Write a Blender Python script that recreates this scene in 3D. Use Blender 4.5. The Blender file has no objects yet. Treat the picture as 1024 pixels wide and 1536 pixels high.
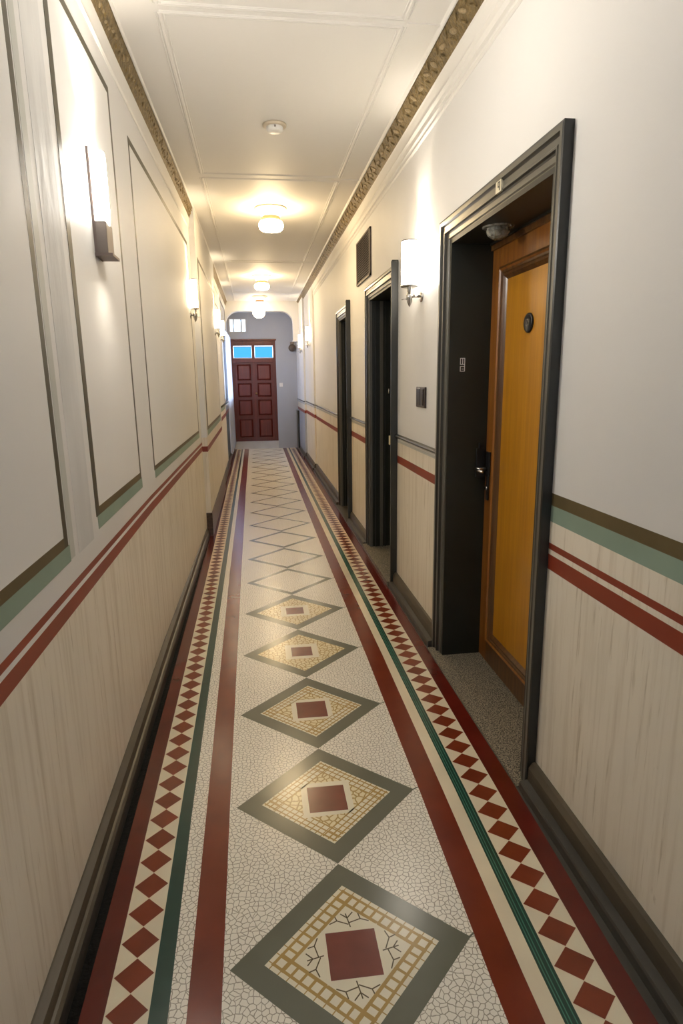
import bpy, bmesh, math, random
from mathutils import Vector, Matrix
random.seed(7)
PI = math.pi
scn = bpy.context.scene
COL = scn.collection

# ------------------------------------------------------------------ materials
def newmat(name):
    m = bpy.data.materials.new(name); m.use_nodes = True
    nt = m.node_tree
    return m, nt, nt.nodes['Principled BSDF']

def setp(b, **k):
    for n, v in k.items():
        b.inputs[n.replace('_', ' ')].default_value = v

def mat(name, col, rough=.6, metal=0., noise=0., nscale=8., bump=0., bscale=60., spec=.5, stretch=(1, 1, 1), col2=None, coat=0.):
    m, nt, b = newmat(name)
    setp(b, Roughness=rough, Metallic=metal)
    b.inputs['Specular IOR Level'].default_value = spec
    b.inputs['Coat Weight'].default_value = coat
    b.inputs['Coat Roughness'].default_value = .15
    c = (*col, 1)
    b.inputs['Base Color'].default_value = c
    tc = nt.nodes.new('ShaderNodeTexCoord'); mp = nt.nodes.new('ShaderNodeMapping')
    mp.inputs['Scale'].default_value = stretch
    nt.links.new(tc.outputs['Object'], mp.inputs[0])
    if noise or col2:
        n = nt.nodes.new('ShaderNodeTexNoise'); n.inputs['Scale'].default_value = nscale; n.inputs['Detail'].default_value = 6
        nt.links.new(mp.outputs[0], n.inputs[0])
        r = nt.nodes.new('ShaderNodeValToRGB')
        d = col2 if col2 else tuple(x * (1 - noise) for x in col)
        r.color_ramp.elements[0].position = .3; r.color_ramp.elements[1].position = .7
        r.color_ramp.elements[0].color = (*d, 1); r.color_ramp.elements[1].color = c
        nt.links.new(n.outputs[0], r.inputs[0]); nt.links.new(r.outputs[0], b.inputs['Base Color'])
    if bump:
        n2 = nt.nodes.new('ShaderNodeTexNoise'); n2.inputs['Scale'].default_value = bscale; n2.inputs['Detail'].default_value = 4
        nt.links.new(mp.outputs[0], n2.inputs[0])
        bp = nt.nodes.new('ShaderNodeBump'); bp.inputs['Strength'].default_value = bump; bp.inputs['Distance'].default_value = .01
        nt.links.new(n2.outputs[0], bp.inputs['Height']); nt.links.new(bp.outputs[0], b.inputs['Normal'])
    return m

def crackle(name, col, line, scale, width, rough=.3, warp=.3):
    """small irregular pebbles with fine dark joints"""
    m, nt, b = newmat(name)
    setp(b, Roughness=rough)
    tc = nt.nodes.new('ShaderNodeTexCoord')
    n = nt.nodes.new('ShaderNodeTexNoise'); n.inputs['Scale'].default_value = scale * .6
    nt.links.new(tc.outputs['Object'], n.inputs[0])
    mx = nt.nodes.new('ShaderNodeVectorMath'); mx.operation = 'MULTIPLY_ADD'
    mx.inputs[1].default_value = (warp / scale, warp / scale, 0)
    nt.links.new(n.outputs['Color'], mx.inputs[0]); nt.links.new(tc.outputs['Object'], mx.inputs[2])
    v = nt.nodes.new('ShaderNodeTexVoronoi'); v.feature = 'DISTANCE_TO_EDGE'; v.inputs['Scale'].default_value = scale
    v.voronoi_dimensions = '2D'
    nt.links.new(mx.outputs[0], v.inputs['Vector'])
    r = nt.nodes.new('ShaderNodeValToRGB')
    r.color_ramp.elements[0].position = width * .35; r.color_ramp.elements[0].color = (*line, 1)
    r.color_ramp.elements[1].position = width; r.color_ramp.elements[1].color = (*col, 1)
    nt.links.new(v.outputs['Distance'], r.inputs[0]); nt.links.new(r.outputs[0], b.inputs['Base Color'])
    return m

def dado_mat(name, col):
    """cream painted marble: thin uneven vertical veins and a few scuffs"""
    m, nt, b = newmat(name)
    setp(b, Roughness=.42)
    tc = nt.nodes.new('ShaderNodeTexCoord')
    def layer(stretch, scale, lo, hi, dark, prev):
        mp = nt.nodes.new('ShaderNodeMapping'); mp.inputs['Scale'].default_value = stretch
        mp.inputs['Rotation'].default_value = (math.radians(4), 0, 0)
        nt.links.new(tc.outputs['Object'], mp.inputs[0])
        n = nt.nodes.new('ShaderNodeTexNoise'); n.inputs['Scale'].default_value = scale; n.inputs['Detail'].default_value = 5
        n.inputs['Roughness'].default_value = .6
        nt.links.new(mp.outputs[0], n.inputs[0])
        r = nt.nodes.new('ShaderNodeValToRGB')
        r.color_ramp.elements[0].position = lo; r.color_ramp.elements[0].color = (0, 0, 0, 1)
        r.color_ramp.elements[1].position = hi; r.color_ramp.elements[1].color = (1, 1, 1, 1)
        nt.links.new(n.outputs[0], r.inputs[0])
        x = nt.nodes.new('ShaderNodeMix'); x.data_type = 'RGBA'; x.blend_type = 'MULTIPLY'
        x.inputs[7].default_value = (*dark, 1)
        nt.links.new(r.outputs[0], x.inputs[0])
        if prev is None: x.inputs[6].default_value = (*col, 1)
        else: nt.links.new(prev, x.inputs[6])
        return x.outputs[2]
    o = layer((1, 1, .04), 30, .48, .74, (.78, .74, .68), None)
    o = layer((1, 1, .06), 52, .60, .70, (.72, .68, .61), o)
    o = layer((1, 1, .5), 11, .70, .78, (.58, .52, .44), o)
    o = layer((1, 1, 1), 2.2, .3, .8, (.90, .90, .88), o)
    nt.links.new(o, b.inputs['Base Color'])
    return m

def emis(name, col, s, base=(.9, .88, .82)):
    m, nt, b = newmat(name)
    b.inputs['Base Color'].default_value = (*base, 1)
    b.inputs['Emission Color'].default_value = (*col, 1)
    b.inputs['Emission Strength'].default_value = s
    setp(b, Roughness=.3)
    return m

def granite(name):
    m, nt, b = newmat(name); setp(b, Roughness=.5)
    tc = nt.nodes.new('ShaderNodeTexCoord')
    n = nt.nodes.new('ShaderNodeTexNoise'); n.inputs['Scale'].default_value = 190; n.inputs['Detail'].default_value = 3
    nt.links.new(tc.outputs['Object'], n.inputs[0])
    r = nt.nodes.new('ShaderNodeValToRGB')
    r.color_ramp.elements[0].position = .40; r.color_ramp.elements[0].color = (.02, .017, .012, 1)
    r.color_ramp.elements[1].position = .60; r.color_ramp.elements[1].color = (.33, .29, .21, 1)
    nt.links.new(n.outputs[0], r.inputs[0]); nt.links.new(r.outputs[0], b.inputs['Base Color'])
    return m

def wood(name, c1, c2, rough=.35, sc=(14, 14, .8)):
    m = mat(name, c1, rough, noise=.0, nscale=3, col2=c2, stretch=sc, bump=.04, bscale=6, coat=.15)
    return m

def glass(name, col, rough):
    m, nt, b = newmat(name)
    b.inputs['Base Color'].default_value = (*col, 1)
    b.inputs['Transmission Weight'].default_value = 1
    setp(b, Roughness=rough); b.inputs['IOR'].default_value = 1.1
    return m

M = {}
M['wall'] = mat('plaster_white', (.75, .74, .715), .55, noise=.05, nscale=1.3, bump=.10, bscale=14)
M['panel'] = mat('plaster_panel', (.79, .78, .75), .55, noise=.05, nscale=1.1, bump=.10, bscale=10)
M['ceil'] = mat('ceiling_paint', (.75, .73, .685), .6, noise=.03, nscale=1, bump=.05, bscale=8)
M['dado'] = dado_mat('dado_marble', (.86, .79, .665))
M['red'] = mat('oxide_red_paint', (.28, .040, .016), .42, noise=.2, nscale=5)
M['green'] = mat('sage_green_paint', (.27, .37, .29), .5, noise=.12, nscale=6)
M['brown'] = mat('olive_brown_paint', (.125, .09, .035), .45, noise=.2, nscale=7)
M['darkolive'] = mat('dark_olive_paint', (.085, .075, .045), .45, noise=.15, nscale=6)
M['shade'] = mat('grey_sage_paint_and_shade', (.56, .57, .52), .5, noise=.1, nscale=4)  # sage band beside the left panel, and the shadow painted under the dado rail
M['scuff'] = mat('scuffed_plaster', (.70, .70, .68), .6, noise=.22, nscale=7, stretch=(1, 1, .25), bump=.35, bscale=22)
M['base'] = mat('grey_brown_stone', (.105, .085, .055), .38, noise=.5, nscale=5, stretch=(1, .5, 3), bump=.1, bscale=20)
M['base2'] = mat('dark_grey_stone', (.075, .068, .055), .4, noise=.45, nscale=9, stretch=(1, .5, 1), bump=.15, bscale=30)
M['mastic'] = mat('black_mastic', (.004, .004, .004), .7, bump=.6, bscale=60, spec=.15)
M['plinth'] = mat('brown_veined_marble', (.10, .06, .035), .3, noise=.75, nscale=22, stretch=(1, 1, 2.5))
# floor
FR = .21
M['f_cream'] = mat('cream_tile', (.80, .71, .52), FR, noise=.12, nscale=5)
M['f_red'] = mat('red_brown_tile', (.195, .029, .010), FR, noise=.28, nscale=7, bump=.03, bscale=12)
M['f_dred'] = mat('dark_red_border', (.13, .013, .007), FR, noise=.3, nscale=6)
M['f_dia'] = mat('red_diamond_tile', (.22, .038, .012), FR, noise=.3, nscale=9)
M['f_green'] = mat('bottle_green_tile', (.018, .062, .045), FR, noise=.2, nscale=9)
M['f_green2'] = mat('light_green_tile', (.06, .22, .15), FR, noise=.2, nscale=9)
M['f_olive'] = mat('grey_olive_tile', (.140, .145, .105), FR, noise=.12, nscale=6)
M['f_terr'] = crackle('crackled_mosaic', (.84, .80, .70), (.34, .31, .24), 66, .10, rough=.25, warp=.75)
M['f_gold'] = mat('ochre_tile', (.46, .30, .09), FR, noise=.15, nscale=12)
M['f_gcr'] = crackle('ochre_crackle', (.80, .70, .44), (.42, .28, .09), 44, .16, rough=FR, warp=.8)
M['f_pale'] = mat('pale_inset_tile', (.82, .76, .58), FR, noise=.05, nscale=12)
M['f_sq'] = mat('maroon_tile', (.20, .040, .025), FR, noise=.22, nscale=14)
M['f_twig'] = mat('dark_twig_inlay', (.10, .075, .03), FR)
M['granite'] = granite('speckled_granite')
M['step'] = mat('pale_grey_marble', (.58, .58, .60), .3, noise=.1, nscale=6)
# doors
M['frame'] = mat('dark_painted_frame', (.125, .118, .095), .30, noise=.25, nscale=6, stretch=(1, 1, .3), coat=.3)
M['frame2'] = mat('black_painted_frame', (.027, .027, .023), .32, noise=.2, nscale=6)
M['reveal'] = mat('dark_green_black_reveal', (.020, .023, .017), .42, noise=.45, nscale=4)
M['oakpanel'] = wood('golden_oak_veneer', (.52, .235, .012), (.41, .175, .008), .34)
M['oakstile'] = wood('brown_oak', (.30, .115, .014), (.18, .058, .010), .34)
M['oakmould'] = wood('walnut_moulding', (.15, .065, .016), (.07, .028, .008), .32)
M['mahog'] = wood('red_mahogany', (.12, .012, .007), (.065, .006, .004), .42)
M['mahog2'] = wood('light_mahogany', (.15, .017, .010), (.085, .008, .006), .38)
M['chrome'] = mat('brushed_nickel', (.55, .53, .50), .22, metal=1)
M['black'] = mat('black_plastic', (.012, .012, .013), .3)
M['plum'] = mat('dark_plum_plastic', (.030, .018, .018), .28)
M['taupe'] = mat('taupe_metal', (.22, .18, .155), .5, metal=.2)
M['bronze'] = mat('bronze_edge', (.20, .15, .13), .45, metal=.3)
M['brass'] = mat('satin_brass', (.30, .17, .08), .5, metal=.4)
M['canopy'] = mat('cream_enamel', (.62, .53, .40), .35)
M['white'] = mat('white_plastic', (.75, .74, .70), .4)
M['offwhite'] = mat('ivory_plate', (.68, .62, .45), .45)
M['cutglass'] = mat('clouded_cut_glass', (.42, .42, .36), .15, noise=.75, nscale=45, bump=.8, bscale=80)
M['gold'] = mat('gilded_plaster', (.24, .165, .06), .48, metal=.25, noise=.6, nscale=45, bump=1.0, bscale=90)
M['goldlight'] = mat('worn_gilt_leaf', (.36, .27, .14), .5, metal=.1, noise=.4, nscale=60, bump=.6, bscale=120)
M['vent'] = mat('brown_grille', (.10, .070, .05), .45)
M['ventdark'] = mat('grille_void', (.010, .008, .007), .8)
M['endwall'] = mat('cool_grey_plaster', (.40, .42, .47), .55, noise=.05, nscale=3)
M['greendado'] = mat('dark_green_dado', (.05, .065, .05), .4, noise=.2, nscale=6)
M['curtain'] = mat('sheer_curtain', (.80, .82, .92), .8)
M['curtain'].node_tree.nodes['Principled BSDF'].inputs['Transmission Weight'].default_value = .0
_nt = M['curtain'].node_tree
_tr = _nt.nodes.new('ShaderNodeBsdfTranslucent'); _tr.inputs[0].default_value = (.80, .85, 1, 1)
_ms = _nt.nodes.new('ShaderNodeMixShader'); _ms.inputs[0].default_value = .6
_nt.links.new(_nt.nodes['Principled BSDF'].outputs[0], _ms.inputs[1]); _nt.links.new(_tr.outputs[0], _ms.inputs[2])
_nt.links.new(_ms.outputs[0], _nt.nodes['Material Output'].inputs[0])
M['blueglass'] = glass('blue_glass', (.03, .15, .36), .2)
M['clearglass'] = glass('clear_glass', (.95, .97, 1), .1)
LAMP = (1, .70, .40)
M['lampglass'] = emis('lit_opal_glass', (1, .75, .43), 40)
M['lampadded'] = emis('lit_added_opal_glass', (1, .93, .84), 22)  # glow of the added lamp above the frame
M['lampfar'] = emis('lit_far_opal_glass', (1, .78, .50), 9)
M['lampneck'] = emis('lit_opal_neck', (1, .82, .55), 1.6)
M['sconceglass'] = emis('lit_sconce_glass', (1, .92, .80), 17)
M['sconcenear'] = emis('lit_near_sconce_glass', (1, .94, .85), 42)
M['sconcefar'] = emis('lit_far_sconce_glass', (1, .80, .54), 10)

# ------------------------------------------------------------------ mesh helpers
class MB:
    def __init__(s): s.v = []; s.f = []; s.m = []; s.mats = []; s.smooth = []
    def mi(s, m):
        if m not in s.mats: s.mats.append(m)
        return s.mats.index(m)
    def poly(s, pts, m, smooth=False):
        i = len(s.v); s.v += [tuple(p) for p in pts]
        s.f.append(list(range(i, i + len(pts)))); s.m.append(s.mi(m)); s.smooth.append(smooth)
    def faces(s, pts, fs, m, smooth=False):
        i = len(s.v); s.v += [tuple(p) for p in pts]; k = s.mi(m)
        for f in fs: s.f.append([a + i for a in f]); s.m.append(k); s.smooth.append(smooth)
    def box(s, x0, x1, y0, y1, z0, z1, m):
        p = [(x0, y0, z0), (x1, y0, z0), (x1, y1, z0), (x0, y1, z0), (x0, y0, z1), (x1, y0, z1), (x1, y1, z1), (x0, y1, z1)]
        s.faces(p, [(0, 3, 2, 1), (4, 5, 6, 7), (0, 1, 5, 4), (1, 2, 6, 5), (2, 3, 7, 6), (3, 0, 4, 7)], m)
    def hexa(s, p, m):
        s.faces(p, [(0, 3, 2, 1), (4, 5, 6, 7), (0, 1, 5, 4), (1, 2, 6, 5), (2, 3, 7, 6), (3, 0, 4, 7)], m)
    def lathe(s, c, prof, m, n=32, axis='z', smooth=True, a0=0, a1=2 * PI):
        full = abs(a1 - a0 - 2 * PI) < 1e-6
        k = n if full else n + 1
        pts = []
        for r, h in prof:
            for i in range(k):
                a = a0 + (a1 - a0) * i / n
                if axis == 'z': q = (c[0] + r * math.cos(a), c[1] + r * math.sin(a), c[2] + h)
                elif axis == 'x': q = (c[0] + h, c[1] + r * math.cos(a), c[2] + r * math.sin(a))
                else: q = (c[0] + r * math.cos(a), c[1] + h, c[2] + r * math.sin(a))
                pts.append(q)
        fs = []
        for j in range(len(prof) - 1):
            for i in range(n):
                i2 = (i + 1) % k
                fs.append((j * k + i, j * k + i2, (j + 1) * k + i2, (j + 1) * k + i))
        s.faces(pts, fs, m, smooth)
    def tube(s, path, r, m, n=10):
        path = [Vector(p) for p in path]; rings = []
        rr = r if isinstance(r, (list, tuple)) else [r] * len(path)
        for i, p in enumerate(path):
            t = (path[min(i + 1, len(path) - 1)] - path[max(i - 1, 0)]).normalized()
            a = t.orthogonal().normalized() if i == 0 else (a - t * a.dot(t)).normalized()
            b = t.cross(a)
            rings.append([p + (a * math.cos(2 * PI * k / n) + b * math.sin(2 * PI * k / n)) * rr[i] for k in range(n)])
        pts = [q for g in rings for q in g]
        fs = [(j * n + k, j * n + (k + 1) % n, (j + 1) * n + (k + 1) % n, (j + 1) * n + k) for j in range(len(path) - 1) for k in range(n)]
        fs.append(tuple(reversed(range(n)))); fs.append(tuple(range((len(path) - 1) * n, len(path) * n)))
        s.faces(pts, fs, m, True)
    def extrude_y(s, prof, y0, y1, mats, dx=None, segs=1, flip=False):
        """profile [(x,z)] extruded along the corridor; mats one per edge; dx(y) shifts x"""
        n = len(prof)
        for k in range(segs):
            a = y0 + (y1 - y0) * k / segs; b = y0 + (y1 - y0) * (k + 1) / segs
            da = dx(a) if dx else 0; db = dx(b) if dx else 0
            for i in range(n - 1):
                (xa, za), (xb, zb) = prof[i], prof[i + 1]
                s.poly([(xa + da, a, za), (xb + da, a, zb), (xb + db, b, zb), (xa + db, b, za)], mats[i] if isinstance(mats, list) else mats)
        for y in (y0, y1):
            d = dx(y) if dx else 0
            s.poly([(x + d, y, z) for x, z in prof], mats[0] if isinstance(mats, list) else mats)
    def ellipsoid(s, c, R, rad, m, nu=8, nv=5):
        pts = []
        for j in range(nv + 1):
            t = PI * j / nv
            for i in range(nu):
                a = 2 * PI * i / nu
                q = Vector((math.sin(t) * math.cos(a) * rad[0], math.sin(t) * math.sin(a) * rad[1], math.cos(t) * rad[2]))
                pts.append(Vector(c) + R @ q)
        fs = [(j * nu + i, j * nu + (i + 1) % nu, (j + 1) * nu + (i + 1) % nu, (j + 1) * nu + i) for j in range(nv) for i in range(nu)]
        s.faces(pts, fs, m, True)
    def build(s, name, parent=None, loc=(0, 0, 0), bevel=0., **tags):
        me = bpy.data.meshes.new(name)
        L = Vector(loc)
        me.from_pydata([tuple(Vector(p) - L) for p in s.v], [], s.f)
        for m in s.mats: me.materials.append(m if not isinstance(m, str) else M[m])
        for i, p in enumerate(me.polygons):
            p.material_index = s.m[i]; p.use_smooth = s.smooth[i]
        bm = bmesh.new(); bm.from_mesh(me)
        bmesh.ops.remove_doubles(bm, verts=bm.verts, dist=1e-6)
        bmesh.ops.dissolve_degenerate(bm, dist=1e-7, edges=bm.edges)
        if name not in ('floor',): bmesh.ops.recalc_face_normals(bm, faces=bm.faces)
        bm.to_mesh(me); bm.free()
        o = bpy.data.objects.new(name, me); COL.objects.link(o)
        o.location = L
        if bevel:
            b = o.modifiers.new('bevel', 'BEVEL'); b.width = bevel; b.segments = 2; b.limit_method = 'ANGLE'
        if parent is not None:
            o.parent = parent
            o.location = L - WORLD[parent.name]
        WORLD[o.name] = L
        for k, v in tags.items(): o[k] = v
        return o
WORLD = {}
def empty(name, loc, **tags):
    o = bpy.data.objects.new(name, None); COL.objects.link(o); o.location = loc
    o.empty_display_size = .05
    WORLD[o.name] = Vector(loc)
    for k, v in tags.items(): o[k] = v
    return o
def copy_thing(o, loc, **tags):
    c = o.copy(); COL.objects.link(c); c.location = loc; WORLD[c.name] = Vector(loc)
    for k, v in tags.items(): c[k] = v
    for ch in o.children:
        d = ch.copy(); COL.objects.link(d); d.parent = c
        for g in ch.children:
            e = g.copy(); COL.objects.link(e); e.parent = d
    return c
S = 'structure'

# ------------------------------------------------------------------ floor
KY = [-2.5, 1.15, 1.85, 2.95, 4.5, 8, 13.0]
LN = {
 'L0': [-.47, -.47, -.471, -.475, -.481, -.485, -.49],
 'L1': [-.414, -.414, -.418, -.42, -.425, -.435, -.44],
 'L2': [-.308, -.310, -.318, -.322, -.326, -.335, -.34],
 'L3': [-.264, -.265, -.278, -.284, -.290, -.305, -.315],
 'L4': [-.22, -.222, -.229, -.240, -.256, -.268, -.28],
 'L5': [-.141, -.142, -.150, -.158, -.168, -.185, -.19],
 'R0': [.51, .511, .520, .524, .518, .515, .525],
 'R1': [.59, .594, .603, .610, .600, .595, .60],
 'G0': [.635, .638, .648, .650, .646, .640, .64],
 'G1': [.676, .676, .684, .685, .680, .675, .67],
 'RD': [.790, .790, .797, .803, .800, .795, .79],
 'RO': [.845, .848, .866, .864, .864, .855, .845],
}
def lx(n, y):
    L = LN[n]
    for i in range(len(KY) - 1):
        if y <= KY[i + 1]:
            t = (y - KY[i]) / (KY[i + 1] - KY[i]); return L[i] + t * (L[i + 1] - L[i])
    return L[-1]
fl = MB()
Y0, Y1 = -2.5, 13.0
fl.box(-.62, 1.0, Y0, Y1, -.12, 0, 'f_cream')
def strip(a, b, m, z=.0004, f=None):
    for i in range(len(KY) - 1):
        ya, yb = KY[i], KY[i + 1]
        if f: xs = [f(ya)[0], f(ya)[1], f(yb)[1], f(yb)[0]]
        else: xs = [lx(a, ya), lx(b, ya), lx(b, yb), lx(a, yb)]
        fl.poly([(xs[0], ya, z), (xs[1], ya, z), (xs[2], yb, z), (xs[3], yb, z)], m)
strip('', '', 'mastic', f=lambda y: (-.62, lx('L0', y)))
strip('L0', 'L1', 'f_dred')
strip('L2', 'L3', 'f_green')
strip('L3', 'L4', 'f_terr')
strip('L4', 'L5', 'f_red')
strip('L5', 'R0', 'f_terr')
strip('R0', 'R1', 'f_red')
strip('G0', 'G1', 'f_green')
strip('', '', 'f_green2', z=.0007, f=lambda y: (lx('G0', y) + .006, lx('G0', y) + .009))
strip('', '', 'f_green2', z=.0007, f=lambda y: (lx('G0', y) + .014, lx('G0', y) + .017))
strip('', '', 'f_green2', z=.0007, f=lambda y: (lx('G1', y) - .011, lx('G1', y) - .008))
strip('RD', 'RO', 'f_dred')
strip('', '', 'base2', f=lambda y: (lx('RO', y), 1.0))
# chains of small red diamonds
def chain(l, r, first, pitch, y0, y1):
    k = math.ceil((y0 - first) / pitch)
    while first + k * pitch < y1:
        y = first + k * pitch; k += 1
        xa, xb = lx(l, y) + .003, lx(r, y) - .003; c = (xa + xb) / 2; h = pitch / 2 * .985
        fl.poly([(xa, y, .0005), (c, y - h, .0005), (xb, y, .0005), (c, y + h, .0005)], 'f_dia')
        j = .0012
        for sx, xe in ((-1, xa), (1, xb)):     # fine joint between two cream triangles
            pass
chain('L1', 'L2', 1.386, .0932, Y0, 12.9)
chain('G1', 'RD', 1.067, .0932, Y0, 12.9)
# big rhombuses down the middle
CX = .187
def quad(cx, cy, w, h, z, m):
    fl.poly([(cx - w, cy, z), (cx, cy - h, z), (cx + w, cy, z), (cx, cy + h, z)], m)
def uv(cx, cy, w, h, u, v, z): return (cx + (u - v) / 2 * w, cy + (u + v) / 2 * h, z)
def bar(cx, cy, w, h, u0, u1, v0, v1, z, m):
    fl.poly([uv(cx, cy, w, h, a, b, z) for a, b in ((u0, v0), (u1, v0), (u1, v1), (u0, v1))], m)
def seg(p, q, wd, z, m):
    p = Vector(p); q = Vector(q); d = (q - p); n = Vector((-d.y, d.x)).normalized() * wd / 2
    fl.poly([(*(p + n), z), (*(p - n), z), (*(q - n), z), (*(q + n), z)], m)
for k in range(-5, 20):
    cy = 1.27 + .597 * k
    h = .2975; w = .314
    if cy + h > Y1: break
    quad(CX, cy, w, h, .0008, 'f_olive')
    seg((CX + w - .004, cy), (lx('R0', cy), cy + .01), .005, .0008, 'f_olive')
    rt = .725 if k < 3 else (.76 if k < 5 else (.84 if k < 8 else .88))
    iw, ih = w * rt, h * rt
    if k <= 0:
        quad(CX, cy, iw, ih, .0011, 'f_pale')
        for a, b, c in ((.90, .025, .012), (.70, .03, .03)):
            for s_ in (-1, 1):
                bar(CX, cy, iw, ih, s_ * a - b, s_ * a + b, -.93, .93, .0014, 'f_gold')
                bar(CX, cy, iw, ih, -.93, .93, s_ * a - b, s_ * a + b, .0016, 'f_gold')
        n = 11
        for i in range(n):
            t = -.90 + 1.8 * i / (n - 1)
            for s_ in (-1, 1):
                bar(CX, cy, iw, ih, t - .009, t + .009, *sorted((s_ * .9, s_ * 1.0)), .0013, 'f_gold')
                bar(CX, cy, iw, ih, *sorted((s_ * .9, s_ * 1.0)), t - .009, t + .009, .0012, 'f_gold')
                bar(CX, cy, iw, ih, t - .024, t + .024, *sorted((s_ * .9, s_ * .7)), .0013, 'f_gold')
                bar(CX, cy, iw, ih, *sorted((s_ * .9, s_ * .7)), t - .024, t + .024, .0012, 'f_gold')
        # dry twig inlays around the centre square
        for ang in range(4):
            ca, sa = math.cos(ang * PI / 2), math.sin(ang * PI / 2)
            tw = [((.070, -.005), (.120, .004)), ((.085, .000), (.100, .030)), ((.100, .030), (.092, .052)), ((.100, .030), (.118, .036)),
                  ((.090, -.002), (.098, -.034)), ((.098, -.034), (.088, -.056)), ((.098, -.034), (.116, -.030)), ((.105, .001), (.122, -.016)), ((.105, .001), (.120, .018))]
            for p, q in tw:
                P = (CX + p[0] * ca - p[1] * sa, cy + p[0] * sa + p[1] * ca); Q = (CX + q[0] * ca - q[1] * sa, cy + q[0] * sa + q[1] * ca)
                seg(P, Q, .0032, .0014 + .00004 * tw.index((p, q)), 'f_twig')
    elif k <= 2:
        quad(CX, cy, iw, ih, .0011, 'f_gcr' )
        # regular lattice round the rim, crackle inside
        for s_ in (-1, 1):
            bar(CX, cy, iw, ih, *sorted((s_ * .68, s_ * 1.0)), -1, 1, .0012, 'f_pale')
            bar(CX, cy, iw, ih, -.68, .68, *sorted((s_ * .68, s_ * 1.0)), .0012, 'f_pale')
            for a in (.93, .81, .68):
                bar(CX, cy, iw, ih, s_ * a - .017, s_ * a + .017, -.97, .97, .0014, 'f_gold')
                bar(CX, cy, iw, ih, -.97, .97, s_ * a - .017, s_ * a + .017, .0016, 'f_gold')
            for i in range(14):
                t = -.92 + 1.84 * i / 13
                bar(CX, cy, iw, ih, t - .012, t + .012, *sorted((s_ * .68, s_ * 1.0)), .00135, 'f_gold')
                if abs(t) < .68: bar(CX, cy, iw, ih, *sorted((s_ * .68, s_ * 1.0)), t - .012, t + .012, .00145, 'f_gold')
    elif k <= 4:
        quad(CX, cy, iw, ih, .0011, 'f_gcr')
    else:
        quad(CX, cy, iw, ih, .0011, 'f_terr')
    if k <= 4:
        a = .066 if k < 3 else .055; b = .088
        if k >= -5:
            fl.poly([(CX - b, cy - b, .0016), (CX + b, cy - b + .004, .0016), (CX + b, cy + b, .0016), (CX - b, cy + b, .0016)] if k > 0 else
                    [(CX - .076, cy - .076, .0016), (CX + .076, cy - .072, .0016), (CX + .076, cy + .076, .0016), (CX - .076, cy + .076, .0016)], 'f_pale')
        fl.poly([(CX - a, cy - a, .0018), (CX + a, cy - a - .003, .0018), (CX + a, cy + a - .003, .0018), (CX - a, cy + a, .0018)], 'f_sq')
floor = fl.build('floor', kind=S)

# ------------------------------------------------------------------ ceiling
CZ = 2.88
c = MB()
c.box(-.75, 1.3, -2.6, 13.1, CZ, CZ + .12, 'ceil')
ceil = c.build('ceiling', kind=S)
def ridge(mb, p, q, wd, hgt, m='ceil'):
    """shallow double moulding under the ceiling"""
    p = Vector(p); q = Vector(q); d = (q - p).normalized(); n = Vector((-d.y, d.x))
    for off, w_, h_ in ((0, wd, hgt), (wd * .9, wd * .35, hgt * .6), (-wd * .9, wd * .35, hgt * .6)):
        a = n * (off - w_ / 2); b = n * (off + w_ / 2); s1 = n * (off - w_ / 4); s2 = n * (off + w_ / 4)
        zz = CZ - h_
        P = [(*(p + a), CZ), (*(p + b), CZ), (*(q + b), CZ), (*(q + a), CZ), (*(p + s1), zz), (*(p + s2), zz), (*(q + s2), zz), (*(q + s1), zz)]
        mb.hexa([Vector(t) for t in P], m)
t = MB()
ends = [(-2.4, .72), (.80, 2.80), (2.86, 4.82), (4.92, 8.1), (8.2, 10.9), (11.0, 12.1)]
for a, b in ends:
    for x in (.675, -.315):
        ridge(t, (x, a), (x, b), .018, .005)
    ridge(t, (-.315, b), (.675, b), .014, .0035)
    ridge(t, (-.315, a), (.675, a), .014, .0035)
for y in (2.83, 4.87, 8.15):
    t.box(.69, .84, y - .006, y + .006, CZ - .004, CZ, 'ceil')
trim1 = t.build('trim_1', kind=S)   # ceiling panel mouldings

# ------------------------------------------------------------------ walls
def xl(y):   # the left wall closes in slightly with distance
    if y <= 3.1: return -.54
    if y <= 5.7: return -.54 + (y - 3.1) / 2.6 * .033
    return -.507
wl = MB()
TH = .14
def lseg(y0, y1, z0, z1, m, x=None, thick=TH):
    n = 1 if x is not None or y1 <= 3.1 else 4
    for k in range(n):
        a = y0 + (y1 - y0) * k / n; b = y0 + (y1 - y0) * (k + 1) / n
        xa = x if x is not None else xl(a); xb = x if x is not None else xl(b)
        wl.hexa([(xa - thick, a, z0), (xa, a, z0), (xb, b, z0), (xb - thick, b, z0), (xa - thick, a, z1), (xa, a, z1), (xb, b, z1), (xb - thick, b, z1)], m)
LB = [(0, .808, 'dado'), (.808, .852, 'red'), (.852, .866, 'panel'), (.866, .888, 'red'), (.888, CZ, 'wall')]
for y0, y1 in ((-2.5, 3.1), (3.1, 5.7)):
    for z0, z1, m in LB: lseg(y0, y1, z0, z1, m)
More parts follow.
